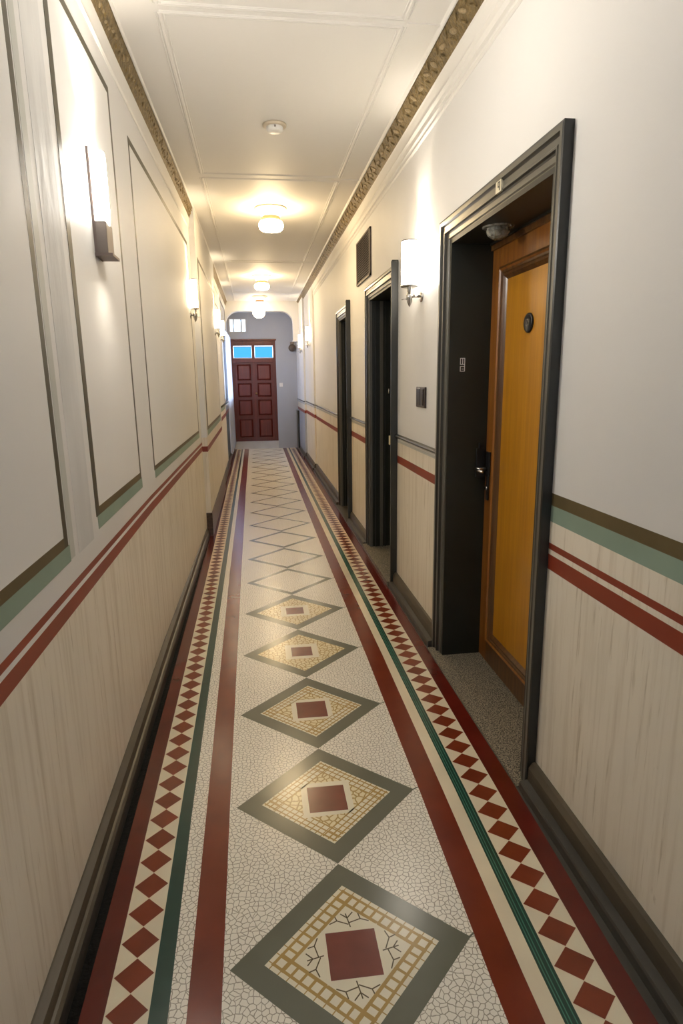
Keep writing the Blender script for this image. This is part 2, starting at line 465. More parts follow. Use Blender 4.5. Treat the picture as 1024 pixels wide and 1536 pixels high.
# stretch B (slightly proud of A) and C
LB2 = [(0, .80, 'dado'), (.80, .85, 'red'), (.85, .93, 'dado'), (.93, CZ, 'wall')]
for z0, z1, m in LB2: lseg(5.7, 8.2, z0, z1, m, x=-.458, thick=.2)
for z0, z1, m in [(0, .85, 'dado'), (.85, .91, 'red'), (.91, 1.0, 'dado'), (1.0, CZ, 'wall')]: lseg(8.2, 10.5, z0, z1, m, x=-.507, thick=.16)
for z0, z1, m in [(0, .85, 'greendado'), (.85, .91, 'red'), (.91, 1.02, 'endwall'), (2.3, CZ, 'endwall')]: lseg(10.5, 13.1, z0, z1, m, x=-.52, thick=.16)
lseg(10.5, 10.75, 1.02, 2.3, 'endwall', x=-.52, thick=.16); lseg(12.75, 13.1, 1.02, 2.3, 'endwall', x=-.52, thick=.16)
# painted panel outlines
def lpatch(y0, y1, z0, z1, m, e=.0015, x=None):
    f = (lambda y: x) if x is not None else xl
    n = 4 if y1 > 3.2 and y1 - y0 > .3 and x is None else 1
    for k in range(n):
        a = y0 + (y1 - y0) * k / n; b = y0 + (y1 - y0) * (k + 1) / n
        za, zb = (z0, z0) if not isinstance(z0, tuple) else z0, 0
        wl.hexa([(f(a), a, z0), (f(a) + e, a, z0), (f(b) + e, b, z0), (f(b), b, z0), (f(a), a, z1), (f(a) + e, a, z1), (f(b) + e, b, z1), (f(b), b, z1)], m)
def lpanel(y0, y1, z0, z1, wr, wl_, wb, wt, wg, x=None, right='brown'):
    lpatch(y0 + wl_, y1 - wr, z0 + wb, z1 - wt, 'panel', .001, x)
    lpatch(y0, y0 + wl_, z0, z1, 'darkolive', .0015, x); lpatch(y1 - wr, y1, z0, z1, 'darkolive', .0015, x)
    lpatch(y0 + wl_, y1 - wr, z0, z0 + wb, 'brown', .0015, x); lpatch(y0 + wl_, y1 - wr, z1 - wt, z1, 'darkolive', .0015, x)
    lpatch(y0 + .015, y1 + .012, z0 - wg, z0, 'green', .0012, x)
lpanel(.35, 1.735, 1.00, 2.60, .032, .022, .030, .03, .048)
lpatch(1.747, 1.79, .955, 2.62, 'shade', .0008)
lpatch(1.83, 2.0, .95, 2.66, 'scuff', .0008)
lpanel(2.055, 2.875, 1.01, 2.61, .026, .042, .028, .030, .045)
lpanel(3.235, 5.50, .992, 2.56, .035, .020, .022, .03, .042)
lpanel(5.80, 8.0, .99, 2.50, .03, .10, .03, .03, .05, x=-.458)
lpanel(8.4, 10.2, 1.03, 2.50, .03, .05, .03, .03, .05, x=-.507)
wall_left = wl.build('wall_left', kind=S)

wr = MB()
XR = .93; XB = 1.30
def rseg(y0, y1, bands, x=XR):
    for z0, z1, m in bands: wr.box(x, XB, y0, y1, z0, z1, m)
NEAR = [(0, .825, 'dado'), (.825, .876, 'red'), (.876, .893, 'dado'), (.893, .914, 'red'), (.914, .985, 'dado'), (.985, 1.038, 'green'), (1.038, 1.078, 'brown'), (1.078, CZ, 'wall')]
FAR = [(0, .882, 'dado'), (.882, .932, 'red'), (.932, 1.02, 'dado'), (1.02, 1.035, 'shade'), (1.035, CZ, 'wall')]  # thin grey band below the rail is the rail's shadow painted on
FAR2 = [(0, .82, 'dado'), (.82, .87, 'red'), (.87, .985, 'dado'), (.985, 1.0, 'shade'), (1.0, CZ, 'wall')]
DO = [(1.90, 2.885, 2.045), (4.10, 4.96, 2.04), (6.11, 6.75, 2.04)]
rseg(-2.5, DO[0][0], NEAR)
rseg(DO[0][1], DO[1][0], FAR)
rseg(DO[1][1], DO[2][0], FAR)
rseg(DO[2][1], 9.65, FAR2)
rseg(9.65, 11.2, [(0, .83, 'dado'), (.83, .885, 'red'), (.885, .99, 'dado'), (.99, 1.005, 'shade'), (1.005, CZ, 'wall')], .905)
rseg(11.2, 13.1, [(0, .82, 'endwall'), (.82, .875, 'red'), (.875, .98, 'dado'), (.98, 1.0, 'shade'), (1.0, CZ, 'wall')], .872)
for y0, y1, z in DO: wr.box(XR, XB, y0, y1, z, CZ, 'wall')
wall_right = wr.build('wall_right', kind=S)

# baseboards
b = MB()
pl = [(-.60, .0), (-.497, .0), (-.497, .052), (-.505, .058), (-.512, .060), (-.517, .088), (-.535, .098), (-.60, .098)]
b.extrude_y(pl, -2.5, 5.7, ['base', 'base2', 'base', 'base', 'base', 'base', 'base'], dx=lambda y: (0 if y < 3.1 else (y - 3.1) / 2.6 * .01), segs=8)
b.extrude_y([(-.56, 0), (-.478, 0), (-.478, .045), (-.486, .052), (-.49, .10), (-.56, .10)], 5.7, 10.5, 'base2')
b.extrude_y([(-.56, 0), (-.49, 0), (-.49, .09), (-.50, .10), (-.56, .10)], 10.5, 13.0, 'base2')
b.box(-.60, -.452, 5.69, 8.2, .0, .225, 'plinth')
bl = b.build('baseboard_left', kind=S)
b = MB()
pr = [(1.0, 0), (.872, 0), (.872, .030), (.876, .036), (.902, .038), (.904, .084), (.916, .103), (.932, .106), (1.0, .106)]
mr = ['base2', 'base2', 'base2', 'base2', 'base', 'base', 'base', 'base']
for y0, y1 in ((-2.5, 1.808), (3.0, 4.0), (5.07, 6.01), (6.86, 9.65)):
    b.extrude_y(pr, y0, y1, mr)
b.extrude_y([(x - .02, z) for x, z in pr], 9.65, 11.2, mr)
b.extrude_y([(x - .035, z) for x, z in pr], 11.2, 13.0, mr)
br = b.build('baseboard_right', kind=S)

# cornices with the gilded frieze
def cornice(name, sgn, wallx, dxf, lumps):
    mb = MB(); g = MB()
    if sgn > 0:
        prof = [(.94, 2.655), (.928, 2.658), (.922, 2.668), (.926, 2.676), (.926, 2.684), (.916, 2.692), (.916, 2.70), (.921, 2.706), (.918, 2.722), (.908, 2.735), (.908, 2.742), (.912, 2.748), (.902, 2.79), (.897, 2.80), (.94, 2.80)]
        gp = [(.94, 2.80), (.898, 2.80), (.892, 2.812), (.868, 2.842), (.846, 2.868), (.842, CZ), (.94, CZ)]
        lip = [(.842, CZ - .012), (.836, CZ - .012), (.826, CZ), (.842, CZ)]
    else:
        prof = [(-.55, 2.700), (-.537, 2.702), (-.531, 2.710), (-.534, 2.718), (-.531, 2.74), (-.528, 2.77), (-.526, 2.79), (-.55, 2.79)]
        gp = [(-.55, 2.79), (-.525, 2.79), (-.522, 2.80), (-.508, 2.84), (-.497, 2.868), (-.494, CZ), (-.55, CZ)]
        lip = [(-.494, CZ - .008), (-.488, CZ - .008), (-.482, CZ), (-.494, CZ)]
    mb.extrude_y(prof, -2.5, 12.2, 'ceil', dx=dxf, segs=24)
    mb.extrude_y(lip, -2.5, 12.2, 'ceil', dx=dxf, segs=24)
    g.extrude_y(gp, -2.5, 12.2, 'gold', dx=dxf, segs=24)
    p0 = Vector((gp[2][0], 0, gp[2][1])); p1 = Vector((gp[4][0], 0, gp[4][1]))
    dirv = (p1 - p0).normalized(); nrm = Vector((-sgn * abs(dirv.z), 0, -abs(dirv.x)))
    W = (p1 - p0).length
    y = 1.6; i = 0
    while y < (9 if sgn > 0 else 7):
        mid = (p0 + p1) / 2 + Vector((dxf(y) if dxf else 0, y, 0))
        basis = Matrix((Vector((0, 1, 0)), dirv, nrm)).transposed()
        if sgn > 0:
            rot = Matrix.Rotation(random.uniform(.1, .8), 3, 'Z')
            g.ellipsoid(mid + dirv * (.004 if i % 2 else -.004), basis @ rot, (random.uniform(.026, .04), random.uniform(.009, .015), .006), 'goldlight')
            for s_ in (-1, 1):
                g.ellipsoid(mid + Vector((0, .045 + .01 * s_, 0)) + dirv * s_ * W * .28, basis @ Matrix.Rotation(-.7 * s_, 3, 'Z'), (.026, .007, .006), 'gold')
            y += random.uniform(.10, .15)
        else:
            g.ellipsoid(mid + dirv * random.uniform(-.02, .02), basis @ Matrix.Rotation(random.uniform(-1, 1), 3, 'Z'), (random.uniform(.010, .02), .007, .005), 'goldlight' if i % 2 else 'gold')
            y += .026
        i += 1
    o = mb.build(name, kind=S)
    o2 = g.build('gilded_frieze', parent=o)
    return o
dl = lambda y: xl(min(y, 5.7)) + .54
cornice('trim_2', 1, XR, None, True)
cornice('trim_3', -1, -.54, dl, True)

# dado rail (a real dark half-round moulding beyond the first door)
r_ = MB()
def rail(mb, x, y0, y1, z, m='frame2', rr=.013):
    prof = [(x + .01, z - rr), (x - .004, z - rr), (x - .015, z - rr * .6), (x - .019, z), (x - .015, z + rr * .6), (x - .006, z + rr), (x + .01, z + rr)]
    mb.extrude_y(prof, y0, y1, m)
rail(r_, XR, 3.0, 4.0, 1.062)
rail(r_, XR, 5.07, 6.01, 1.062, rr=.010)
rail(r_, XR, 6.87, 9.65, 1.03, rr=.010)
rail(r_, .905, 9.65, 11.2, 1.035, rr=.009)
rail(r_, .872, 11.2, 12.98, 1.03, rr=.009)
r_.build('trim_4', kind=S)
r_ = MB()   # short rail at the curtained end
r_.tube([(-.50, 9.0, 1.06), (-.50, 12.9, 1.06)], .012, 'black')
r_.build('trim_5', kind=S)

# end wall, step and arch
e = MB()
EY = 13.0
e.box(-.7, -.47, EY, EY + .2, 0, 2.38, 'endwall')
e.box(.442, 1.0, EY, EY + .2, 0, 2.38, 'endwall')
e.box(-.47, .442, EY, EY + .2, 2.21, 2.38, 'endwall')
e.box(-.7, -.475, EY, EY + .2, 2.38, 2.64, 'endwall'); e.box(-.13, 1.0, EY, EY + .2, 2.38, 2.64, 'endwall')
e.box(-.7, 1.0, EY, EY + .2, 2.64, CZ, 'endwall')
e.build('wall_end', kind=S)
e = MB(); e.box(-.51, .442, 12.985, EY + .12, 0, .158, 'step'); e.box(-.515, .446, 12.97, EY + .05, .145, .16, 'step')
e.build('trim_6', kind=S)
a = MB()
AY0, AY1 = 12.15, 12.35
pts = [(-.515, 2.30)]
for k in range(9):
    t_ = PI - k / 8 * PI / 2; pts.append((-.26 + .25 * math.cos(t_), 2.45 + .25 * math.sin(t_)))
for k in range(9):
    t_ = PI / 2 - k / 8 * PI / 2; pts.append((.545 + .22 * math.cos(t_), 2.48 + .22 * math.sin(t_)))
pts.append((.765, 2.16))
top = [(min(max(x, -.515), .87), z) for x, z in pts]
for i in range(len(pts) - 1):
    (xa, za), (xb, zb) = top[i], top[i + 1]
    if abs(xb - xa) < 1e-4: continue
    a.hexa([(xa, AY0, za), (xb, AY0, zb), (xb, AY1, zb), (xa, AY1, za), (xa, AY0, CZ), (xb, AY0, CZ), (xb, AY1, CZ), (xa, AY1, CZ)], 'ceil')
a.box(.765, .88, AY0, AY1, 2.16, CZ, 'ceil')
a.box(.755, .88, AY0 - .01, AY1 + .01, 2.14, 2.17, 'ceil')
a.build('trim_7', kind=S)
# back end of the corridor behind the camera: wall with a wide window added for near light
k_ = MB()
k_.box(-.7, 1.3, -2.7, -2.5, 0, .8, 'wall'); k_.box(-.7, 1.3, -2.7, -2.5, 2.5, CZ, 'wall')
k_.box(-.7, -.35, -2.7, -2.5, .8, 2.5, 'wall'); k_.box(.75, 1.3, -2.7, -2.5, .8, 2.5, 'wall')
k_.build('wall_back', kind=S)

# ------------------------------------------------------------------ door surrounds
def surround(parent, y0, y1, zt, prof, mats, name='door_frame', x=XR, ks=.80):
    """mitred architrave; prof = [(offset outward from opening, proud of wall)]"""
    mb = MB()
    P = []
    for o, p in prof:
        if p > 0: p *= .68
        P.append([(x - p, y0 - o * ks, 0), (x - p, y0 - o * ks, zt + o), (x - p, y1 + o * 1.15, zt + o), (x - p, y1 + o * 1.15, 0)])
    for i in range(len(P) - 1):
        for k in range(3):
            mb.poly([P[i][k], P[i + 1][k], P[i + 1][k + 1], P[i][k + 1]], mats[i])
    for k in (0, 3):
        mb.poly([q[k] for q in P], mats[0])
    return mb.build(name, parent)
ARCH = [(.112, -.005), (.112, .046), (.104, .050), (.088, .050), (.084, .040), (.080, .036), (.060, .036), (.056, .042), (.050, .042), (.046, .030), (.040, .026), (.022, .026), (.018, .018), (0, .016), (0, -.03)]
AM = ['frame2', 'frame2', 'frame', 'frame2', 'frame2', 'frame', 'frame', 'frame', 'frame2', 'frame2', 'frame', 'frame', 'frame', 'frame']
def reveal(parent, y0, y1, zt, xd, panels=False):
    mb = MB(); x = XR - .012
    mb.box(x, xd, y1 - .003, y1 + .02, 0, zt, 'reveal'); mb.box(x, xd, y0 - .02, y0 + .003, 0, zt, 'reveal')
    mb.box(x, xd, y0 - .02, y1 + .02, zt - .003, zt + .02, 'reveal')
    if panels:   # raised strips on the jamb facing the camera
        for a_, b_, m in ((x - .003, x + .02, 'frame'), (x + .045, x + .055, 'frame2'), (x + .085, x + .11, 'frame'), (x + .125, x + .135, 'frame2')):
            mb.box(a_, min(b_, xd), y1 - .014, y1 + .001, 0.01, zt - .005, m)
    return mb.build('reveal', parent)

# ---- door 1: golden oak door in the deep dark recess
y0, y1, zt = DO[0]
XD = 1.12
d1 = empty('door_1', (XR, (y0 + y1) / 2, 0), kind=S)
surround(d1, y0, y1, zt, ARCH, AM)
reveal(d1, y0, y1, zt, XD + .05)
th = MB(); th.box(.868, 1.17, y0 - .08, y1 + .10, 0, .006, 'granite'); th.build('threshold', d1)
# inner wood frame strip + leaf
st = MB(); st.box(XD - .012, XD + .05, y0 - .02, y1, zt - .035, zt, 'oakmould'); st.box(XD - .02, XD + .05, y0 - .02, y1, zt - .012, zt, 'frame2'); st.build('door_stop', d1)
lf = MB()
zb = .008; ys0, ys1 = y0, y1
my0, my1, mz0, mz1 = ys0 + .10, ys1 - .095, .115, 1.925     # moulding outer edge
py0, py1, pz0, pz1 = ys0 + .165, ys1 - .155, .178, 1.862    # panel
zt1 = zt - .004
lf.box(XD, XD + .045, my1, ys1, zb, zt1, 'oakstile'); lf.box(XD, XD + .045, ys0, my0, zb, zt1, 'oakstile')
lf.box(XD, XD + .045, my0, my1, mz1, zt1, 'oakstile'); lf.box(XD, XD + .045, my0, my1, zb, mz0, 'oakmould')
leaf = lf.build('door_leaf', d1, bevel=.002)
ml = MB()
MP = [(0, .0), (0, .006), (.010, .010), (.018, .004), (.026, .002), (.030, -.004), (.042, .002), (.050, -.006), (.062, -.016)]
R_ = []
for o, p in MP:
    R_.append([(XD - p, my0 + o, mz0 + o), (XD - p, my0 + o, mz1 - o), (XD - p, my1 - o, mz1 - o), (XD - p, my1 - o, mz0 + o)])
for i in range(len(R_) - 1):
    for k in range(4):
        ml.poly([R_[i][k], R_[i][(k + 1) % 4], R_[i + 1][(k + 1) % 4], R_[i + 1][k]], 'oakmould' if i != 2 else 'oakstile')
ml.build('panel_moulding', leaf)
pm = MB(); pm.box(XD + .012, XD + .04, my0 + .05, my1 - .05, mz0 + .05, mz1 - .05, 'oakpanel'); pm.build('door_panel', leaf, label='golden oak panel')
# number disc
nd = MB(); cy_, cz_ = 2.487, 1.66; xn = XD + .012
nd.lathe((xn, cy_, cz_), [(.040, 0), (.040, -.006), (.036, -.010), (.031, -.008), (.001, -.008)], 'black', 36, 'x')
disc = nd.build('number_disc', leaf)
def text_mesh(s, size, name, mtl, parent, loc, rot, ext=.0006, scale=(1, 1)):
    cu = bpy.data.curves.new(name, 'FONT'); cu.body = s; cu.size = size; cu.extrude = ext; cu.align_x = 'CENTER'; cu.align_y = 'CENTER'
    tmp = bpy.data.objects.new('tmp', cu); COL.objects.link(tmp)
    bpy.context.view_layer.update()
    me = bpy.data.meshes.new_from_object(tmp.evaluated_get(bpy.context.evaluated_depsgraph_get()))
    bpy.data.objects.remove(tmp)
    Rm = rot.to_4x4() if hasattr(rot, 'to_4x4') else rot
    me.transform(Matrix.Diagonal((scale[0], scale[1], 1, 1))); me.transform(Rm)
    me.materials.clear(); me.materials.append(M[mtl])
    o = bpy.data.objects.new(name, me); COL.objects.link(o)
    if parent is not None:
        o.parent = parent; o.location = Vector(loc) - WORLD[parent.name]
    else: o.location = loc
    WORLD[o.name] = Vector(loc)
    return o
# a face turned to -X: text x axis = -Y, text y axis = +Z
RX = Matrix(((0, 0, -1), (-1, 0, 0), (0, 1, 0)))
WORLD[disc.name] = WORLD[leaf.name]
# digits belong to the disc (thing > part > sub-part): parent them to the leaf's disc level
text_mesh('101', .036, 'number', 'chrome', leaf, (xn - .0095, cy_, cz_), RX, scale=(.9, 1.1))
# handle set
hp = MB()
hp.box(XD - .010, XD, 2.815, 2.862, .965, 1.085, 'black'); hp.box(XD - .010, XD, 2.822, 2.850, .845, .975, 'black')
hd = hp.build('handle_plate', leaf, bevel=.003)
hv = MB()
hv.tube([(XD - .008, 2.842, 1.0), (XD - .070, 2.842, 1.0)], .009, 'chrome')
hv.tube([(XD - .066, 2.850, 1.0), (XD - .074, 2.80, 1.002), (XD - .072, 2.735, 1.003)], [.009, .008, .006], 'chrome')
hv.build('handle', leaf, label='brushed metal lever handle')
kb = MB(); kb.lathe((XD - .011, 2.836, .905), [(.001, -.004), (.010, -.004), (.011, 0)], 'chrome', 16, 'x'); kb.build('lock_cylinder', leaf)
# strike box on the far jamb
sb = MB(); sb.box(1.068, 1.108, y1 - .016, y1, .955, 1.10, 'black'); sb.box(1.078, 1.086, y1 - .018, y1, 1.10, 1.125, 'black'); sb.build('strike_box', d1, bevel=.002)
# small white cipher on the far jamb, small ivory plate on the head of the frame
sg = MB(); gx, gz, gy = .985, 1.50, y1 - .0045
def stroke(x0, x1, z0, z1): sg.box(x0, x1, gy - .001, gy + .001, z0, z1, 'white')
w_ = .0028
stroke(gx - .012, gx + .012, gz + .030, gz + .030 + w_); stroke(gx - .012, gx - .012 + w_, gz + .004, gz + .030); stroke(gx + .012 - w_, gx + .012, gz - .03, gz + .030)
stroke(gx - .012, gx + .012, gz + .002, gz + .002 + w_); stroke(gx - .001, gx - .001 + w_, gz + .002, gz + .030)
stroke(gx - .012, gx + .012, gz - .008, gz - .008 + w_); stroke(gx - .012, gx - .012 + w_, gz - .03, gz - .008); stroke(gx - .012, gx + .012, gz - .03, gz - .03 + w_); stroke(gx - .004, gx + .006, gz - .02, gz - .02 + w_)
sg.build('jamb_mark', d1, label='small white mark on the dark jamb')
lp = MB(); lp.box(XR - .033, XR - .022, 2.262, 2.312, zt + .048, zt + .088, 'offwhite')
lpo = lp.build('number_plate', d1, label='small ivory plate on frame head')
WORLD[lpo.name] = Vector((0, 0, 0)) + WORLD[lpo.name]
pd = MB()
pd.box(XR - .0345, XR - .033, 2.272, 2.277, zt + .053, zt + .083, 'base2'); pd.box(XR - .0345, XR - .033, 2.277, 2.290, zt + .079, zt + .083, 'base2')
pd.box(XR - .0345, XR - .033, 2.286, 2.290, zt + .066, zt + .083, 'base2'); pd.box(XR - .0345, XR - .033, 2.277, 2.290, zt + .064, zt + .068, 'base2')
pdo = pd.build('plate_figure', lpo)
# dusty cut-glass lamp on the soffit
gl = empty('soffit_lamp', (1.01, 2.56, zt), label='small cut glass lamp under the dark soffit above the golden oak door', category='lamp')
g1 = MB(); g1.lathe((1.01, 2.56, zt), [(.001, -.052), (.022, -.050), (.038, -.040), (.048, -.022), (.045, -.008)], 'cutglass', 14, smooth=False); g1.build('glass_bowl', gl)
g2 = MB(); g2.lathe((1.01, 2.56, zt), [(.045, -.010), (.062, -.008), (.066, -.002), (.060, 0)], 'cutglass', 12, smooth=False); g2.build('lamp_rim', gl)

# ---- doors 2 and 3: dark painted recesses
ARCH2 = [(.104, -.005), (.104, .040), (.092, .046), (.080, .046), (.076, .036), (.052, .034), (.048, .042), (.040, .042), (.036, .028), (.016, .026), (.012, .016), (0, .014), (0, -.03)]
AM2 = ['frame2', 'frame', 'frame', 'frame2', 'frame', 'frame2', 'frame', 'frame2', 'frame2', 'frame', 'frame', 'frame']
for idx in (1, 2):
    y0, y1, zt = DO[idx]
    d = empty('door_%d' % (idx + 1), (XR, (y0 + y1) / 2, 0), kind=S)
    surround(d, y0, y1, zt, ARCH2, AM2)
    reveal(d, y0, y1, zt, 1.16, True)
    p = MB(); p.box(.884, XR, y0 - .100, y0 - .083, 0, zt + .125, 'frame2'); p.box(.887, XR, y0 - .097, y0 - .086, zt + .125, zt + .132, 'frame2'); p.build('edge_post', d, bevel=.004)
    q = MB()
    q.box(.866, 1.2, y0 - .08, y1 + .09, 0, .03 if idx == 1 else .012, 'granite' if idx == 1 else 'base')
    q.build('threshold', d)
    l = MB(); xd = 1.13
    l.box(xd, xd + .04, y0, y1, .03, zt, 'frame2')
    for zz in ((.15, .75), (.85, 1.3), (1.4, 1.92)):
        l.box(xd - .008, xd, y0 + .10, y0 + .12, *zz, 'frame'); l.box(xd - .008, xd, y1 - .12, y1 - .10, *zz, 'frame')
        l.box(xd - .008, xd, y0 + .12, y1 - .12, zz[0], zz[0] + .02, 'frame'); l.box(xd - .008, xd, y0 + .12, y1 - .12, zz[1] - .02, zz[1], 'frame')
    lfo = l.build('door_leaf', d)
    h = MB(); h.tube([(xd, y1 - .06, 1.03), (xd - .05, y1 - .06, 1.03), (xd - .052, y1 - .15, 1.03)], .008, 'chrome'); h.build('handle', lfo)
    if idx == 1:
        w1 = MB(); w1.box(XR - .036, XR - .010, y0 - .002, y0 + .012, .995, 1.055, 'offwhite')
        w1.box(XR - .037, XR - .034, y0 - .026, y0 + .0, .995, 1.055, 'offwhite')
        w1.build('paper_tag', d, label='small ivory tag on the near jamb')
        w2 = MB(); w2.tube([(1.075, y1 - .014, 1.36), (1.072, y1 - .03, 1.352), (1.072, y1 - .03, 1.325), (1.066, y1 - .014, 1.315)], .006, 'chrome'); w2.build('coat_hook', d)

# ---- far mahogany door
d4 = empty('door_4', (0, EY, .16), kind=S)
DX0, DX1, DZ0, DZ1 = -.47, .442, .16, 2.21
DYF = EY + .03
f = MB()
f.box(DX0, DX0 + .05, DYF - .02, DYF + .08, DZ0, DZ1, 'mahog'); f.box(DX1 - .05, DX1, DYF - .02, DYF + .08, DZ0, DZ1, 'mahog')
f.box(DX0 + .05, DX1 - .05, DYF - .02, DYF + .08, DZ1 - .10, DZ1, 'mahog'); f.box(DX0 + .05, DX1 - .05, DYF - .03, DYF + .08, 1.78, 1.86, 'mahog2')
f.box(-.045, .015, DYF - .02, DYF + .08, 1.86, DZ1 - .10, 'mahog')
f.box(DX0 - .02, DX1 + .02, EY - .02, EY + .01, DZ1, DZ1 + .03, 'mahog')
f.build('door_frame', d4, bevel=.003)
for xa, xb in ((DX0 + .06, -.05), (.02, DX1 - .06)):
    g_ = MB(); g_.box(xa, xb, DYF + .03, DYF + .036, 1.87, DZ1 - .11, 'blueglass'); tp = g_.build('transom_pane', d4)
    g_ = MB(); t1 = .010
    g_.box(xa - .012, xb + .012, DYF + .015, DYF + .028, 1.858, 1.858 + .018, 'white'); g_.box(xa - .012, xb + .012, DYF + .015, DYF + .028, DZ1 - .122, DZ1 - .108, 'endwall')
    g_.build('glazing_bead', tp)
mx = -.015
for s_, (xa, xb) in enumerate(((DX0 + .05, mx - .002), (mx + .002, DX1 - .05))):
    l = MB()
    rows = [(.24, .62), (.70, 1.02), (1.08, 1.36), (1.42, 1.74)]
    xs0, xs1 = xa + .06, xb - .06
    l.box(xa, xs0, DYF, DYF + .05, DZ0, 1.78, 'mahog'); l.box(xs1, xb, DYF, DYF + .05, DZ0, 1.78, 'mahog')
    zz = DZ0
    for a_, b_ in rows:
        l.box(xs0, xs1, DYF, DYF + .05, zz, a_, 'mahog'); zz = b_
    l.box(xs0, xs1, DYF, DYF + .05, zz, 1.78, 'mahog')
    lo = l.build('door_leaf', d4)
    for a_, b_ in rows:
        q = MB()
        o = .03
        A = [(xs0, DYF + .03, a_), (xs1, DYF + .03, a_), (xs1, DYF + .03, b_), (xs0, DYF + .03, b_)]
        B = [(xs0 + o, DYF + .008, a_ + o), (xs1 - o, DYF + .008, a_ + o), (xs1 - o, DYF + .008, b_ - o), (xs0 + o, DYF + .008, b_ - o)]
        for k in range(4): q.poly([A[k], A[(k + 1) % 4], B[(k + 1) % 4], B[k]], 'mahog2')
        q.poly(B, 'mahog2'); q.build('door_panel', lo)
    if s_ == 1:
        q = MB(); q.lathe((xa + .03, DYF, 1.15), [(.001, -.045), (.018, -.042), (.022, -.03), (.012, -.02), (.012, 0)], 'brass', 16, 'y'); q.build('door_knob', lo)
ms = MB(); ms.box(mx - .02, mx + .02, DYF - .012, DYF, DZ0, 1.78, 'mahog2'); ms.build('meeting_strip', d4)

# ---- windows
w1 = empty('window_1', (-.60, 11.75, 1.02), kind=S)
q = MB()
q.box(-.66, -.60, 10.75, 10.80, 1.02, 2.3, 'white'); q.box(-.66, -.60, 12.70, 12.75, 1.02, 2.3, 'white')
q.box(-.66, -.60, 10.8, 12.7, 1.02, 1.07, 'white'); q.box(-.66, -.60, 10.8, 12.7, 2.25, 2.3, 'white'); q.box(-.65, -.61, 11.72, 11.78, 1.07, 2.25, 'white')
q.box(-.68, -.505, 10.72, 12.78, 1.0, 1.02, 'white')
q.build('window_frame', w1)
for a_, b_ in ((10.8, 11.72), (11.78, 12.7)):
    q = MB(); q.box(-.634, -.630, a_, b_, 1.07, 2.25, 'clearglass'); q.build('pane', w1)
w2 = empty('window_2', (-.3, EY + .1, 2.38), kind=S)
q = MB()
q.box(-.475, -.455, EY + .03, EY + .08, 2.38, 2.64, 'white'); q.box(-.15, -.13, EY + .03, EY + .08, 2.38, 2.64, 'white')
q.box(-.455, -.15, EY + .03, EY + .08, 2.38, 2.395, 'white'); q.box(-.455, -.15, EY + .03, EY + .08, 2.625, 2.64, 'white')
q.box(-.398, -.376, EY + .02, EY + .06, 2.395, 2.625, 'black'); q.box(-.246, -.222, EY + .02, EY + .06, 2.395, 2.625, 'black')
q.build('window_frame', w2)
q = MB(); q.box(-.455, -.15, EY + .062, EY + .066, 2.395, 2.625, 'clearglass'); q.build('pane', w2)
w3 = empty('added_window', (.2, -2.6, .8), kind=S)  # unseen window, added to bring daylight into the near end
q = MB()
q.box(-.35, -.29, -2.65, -2.55, .8, 2.5, 'white'); q.box(.69, .75, -2.65, -2.55, .8, 2.5, 'white'); q.box(-.29, .69, -2.65, -2.55, .8, .86, 'white'); q.box(-.29, .69, -2.65, -2.55, 2.44, 2.5, 'white'); q.box(.17, .23, -2.65, -2.55, .86, 2.44, 'white')
q.build('window_frame', w3)
for a_, b_ in ((-.29, .17), (.23, .69)):
    q = MB(); q.box(a_, b_, -2.602, -2.598, .86, 2.44, 'clearglass'); q.build('pane', w3)

# curtain
q = MB(); n = 70; zs = [.14, .5, .9, 1.3, 1.7, 2.1, 2.26]
def cpt(i, z, o): 
    y = 11.0 + 1.85 * i / n
    k = .5 + .5 * (2.3 - z) / 2.2
    return (-.468 + o + .022 * k * math.sin(i * 1.02) + .006 * math.sin(i * 2.3 + z * 3), y, z)
for i in range(n):
    for j in range(len(zs) - 1):
        q.poly([cpt(i, zs[j], 0), cpt(i + 1, zs[j], 0), cpt(i + 1, zs[j + 1], 0), cpt(i, zs[j + 1], 0)], 'curtain', True)
cur = q.build('curtain', None, (-.46, 11.9, .14), label='sheer bluish white curtain hanging at the far left by the mahogany door', category='curtain')
q = MB(); q.tube([(-.468, 10.85, 2.27), (-.468, 12.95, 2.27)], .010, 'chrome'); q.tube([(-.51, 10.9, 2.27), (-.46, 10.9, 2.27)], .006, 'chrome')
cr = q.build('curtain_rod', None, (-.468, 11.9, 2.27), label='thin metal rod carrying the sheer curtain at the far left', category='curtain rod')

# ------------------------------------------------------------------ ceiling lamps
def ceiling_lamp(loc, label, mg='lampglass'):
    e_ = empty('ceiling_light', loc, label=label, category='ceiling light', group='round opal ceiling lights down the corridor')
    x, y, z = loc
    m_ = MB(); m_.lathe(loc, [(.001, 0), (.137, 0), (.139, -.006), (.130, -.012), (.122, -.014), (.112, -.024), (.100, -.027), (.085, -.030), (.001, -.030)], 'canopy', 48); m_.build('canopy', e_, loc)
    m_ = MB(); m_.lathe(loc, [(.080, -.028), (.088, -.040), (.088, -.060), (.076, -.070)], 'lampneck', 40); m_.build('glass_neck', e_, loc)
    m_ = MB(); m_.lathe(loc, [(.074, -.066), (.077, -.070), (.077, -.104), (.074, -.108)], 'brass', 40); m_.build('brass_band', e_, loc)
    m_ = MB(); m_.lathe(loc, [(.074, -.100), (.092, -.108), (.104, -.124), (.106, -.145), (.100, -.166), (.085, -.180), (.05, -.188), (.001, -.190)], mg, 40); m_.build('glass_shade', e_, loc)
    return e_
L0 = ceiling_lamp((.195, 5.69, CZ), 'nearest of the round opal ceiling lights, fully showing its brass band')
copy_thing(L0, (.155, 9.26, CZ), label='round opal ceiling light second from the camera, midway down the corridor')
ceiling_lamp((.145, 11.45, CZ), 'round opal ceiling light just before the arch, above the hanging globe', 'lampfar')
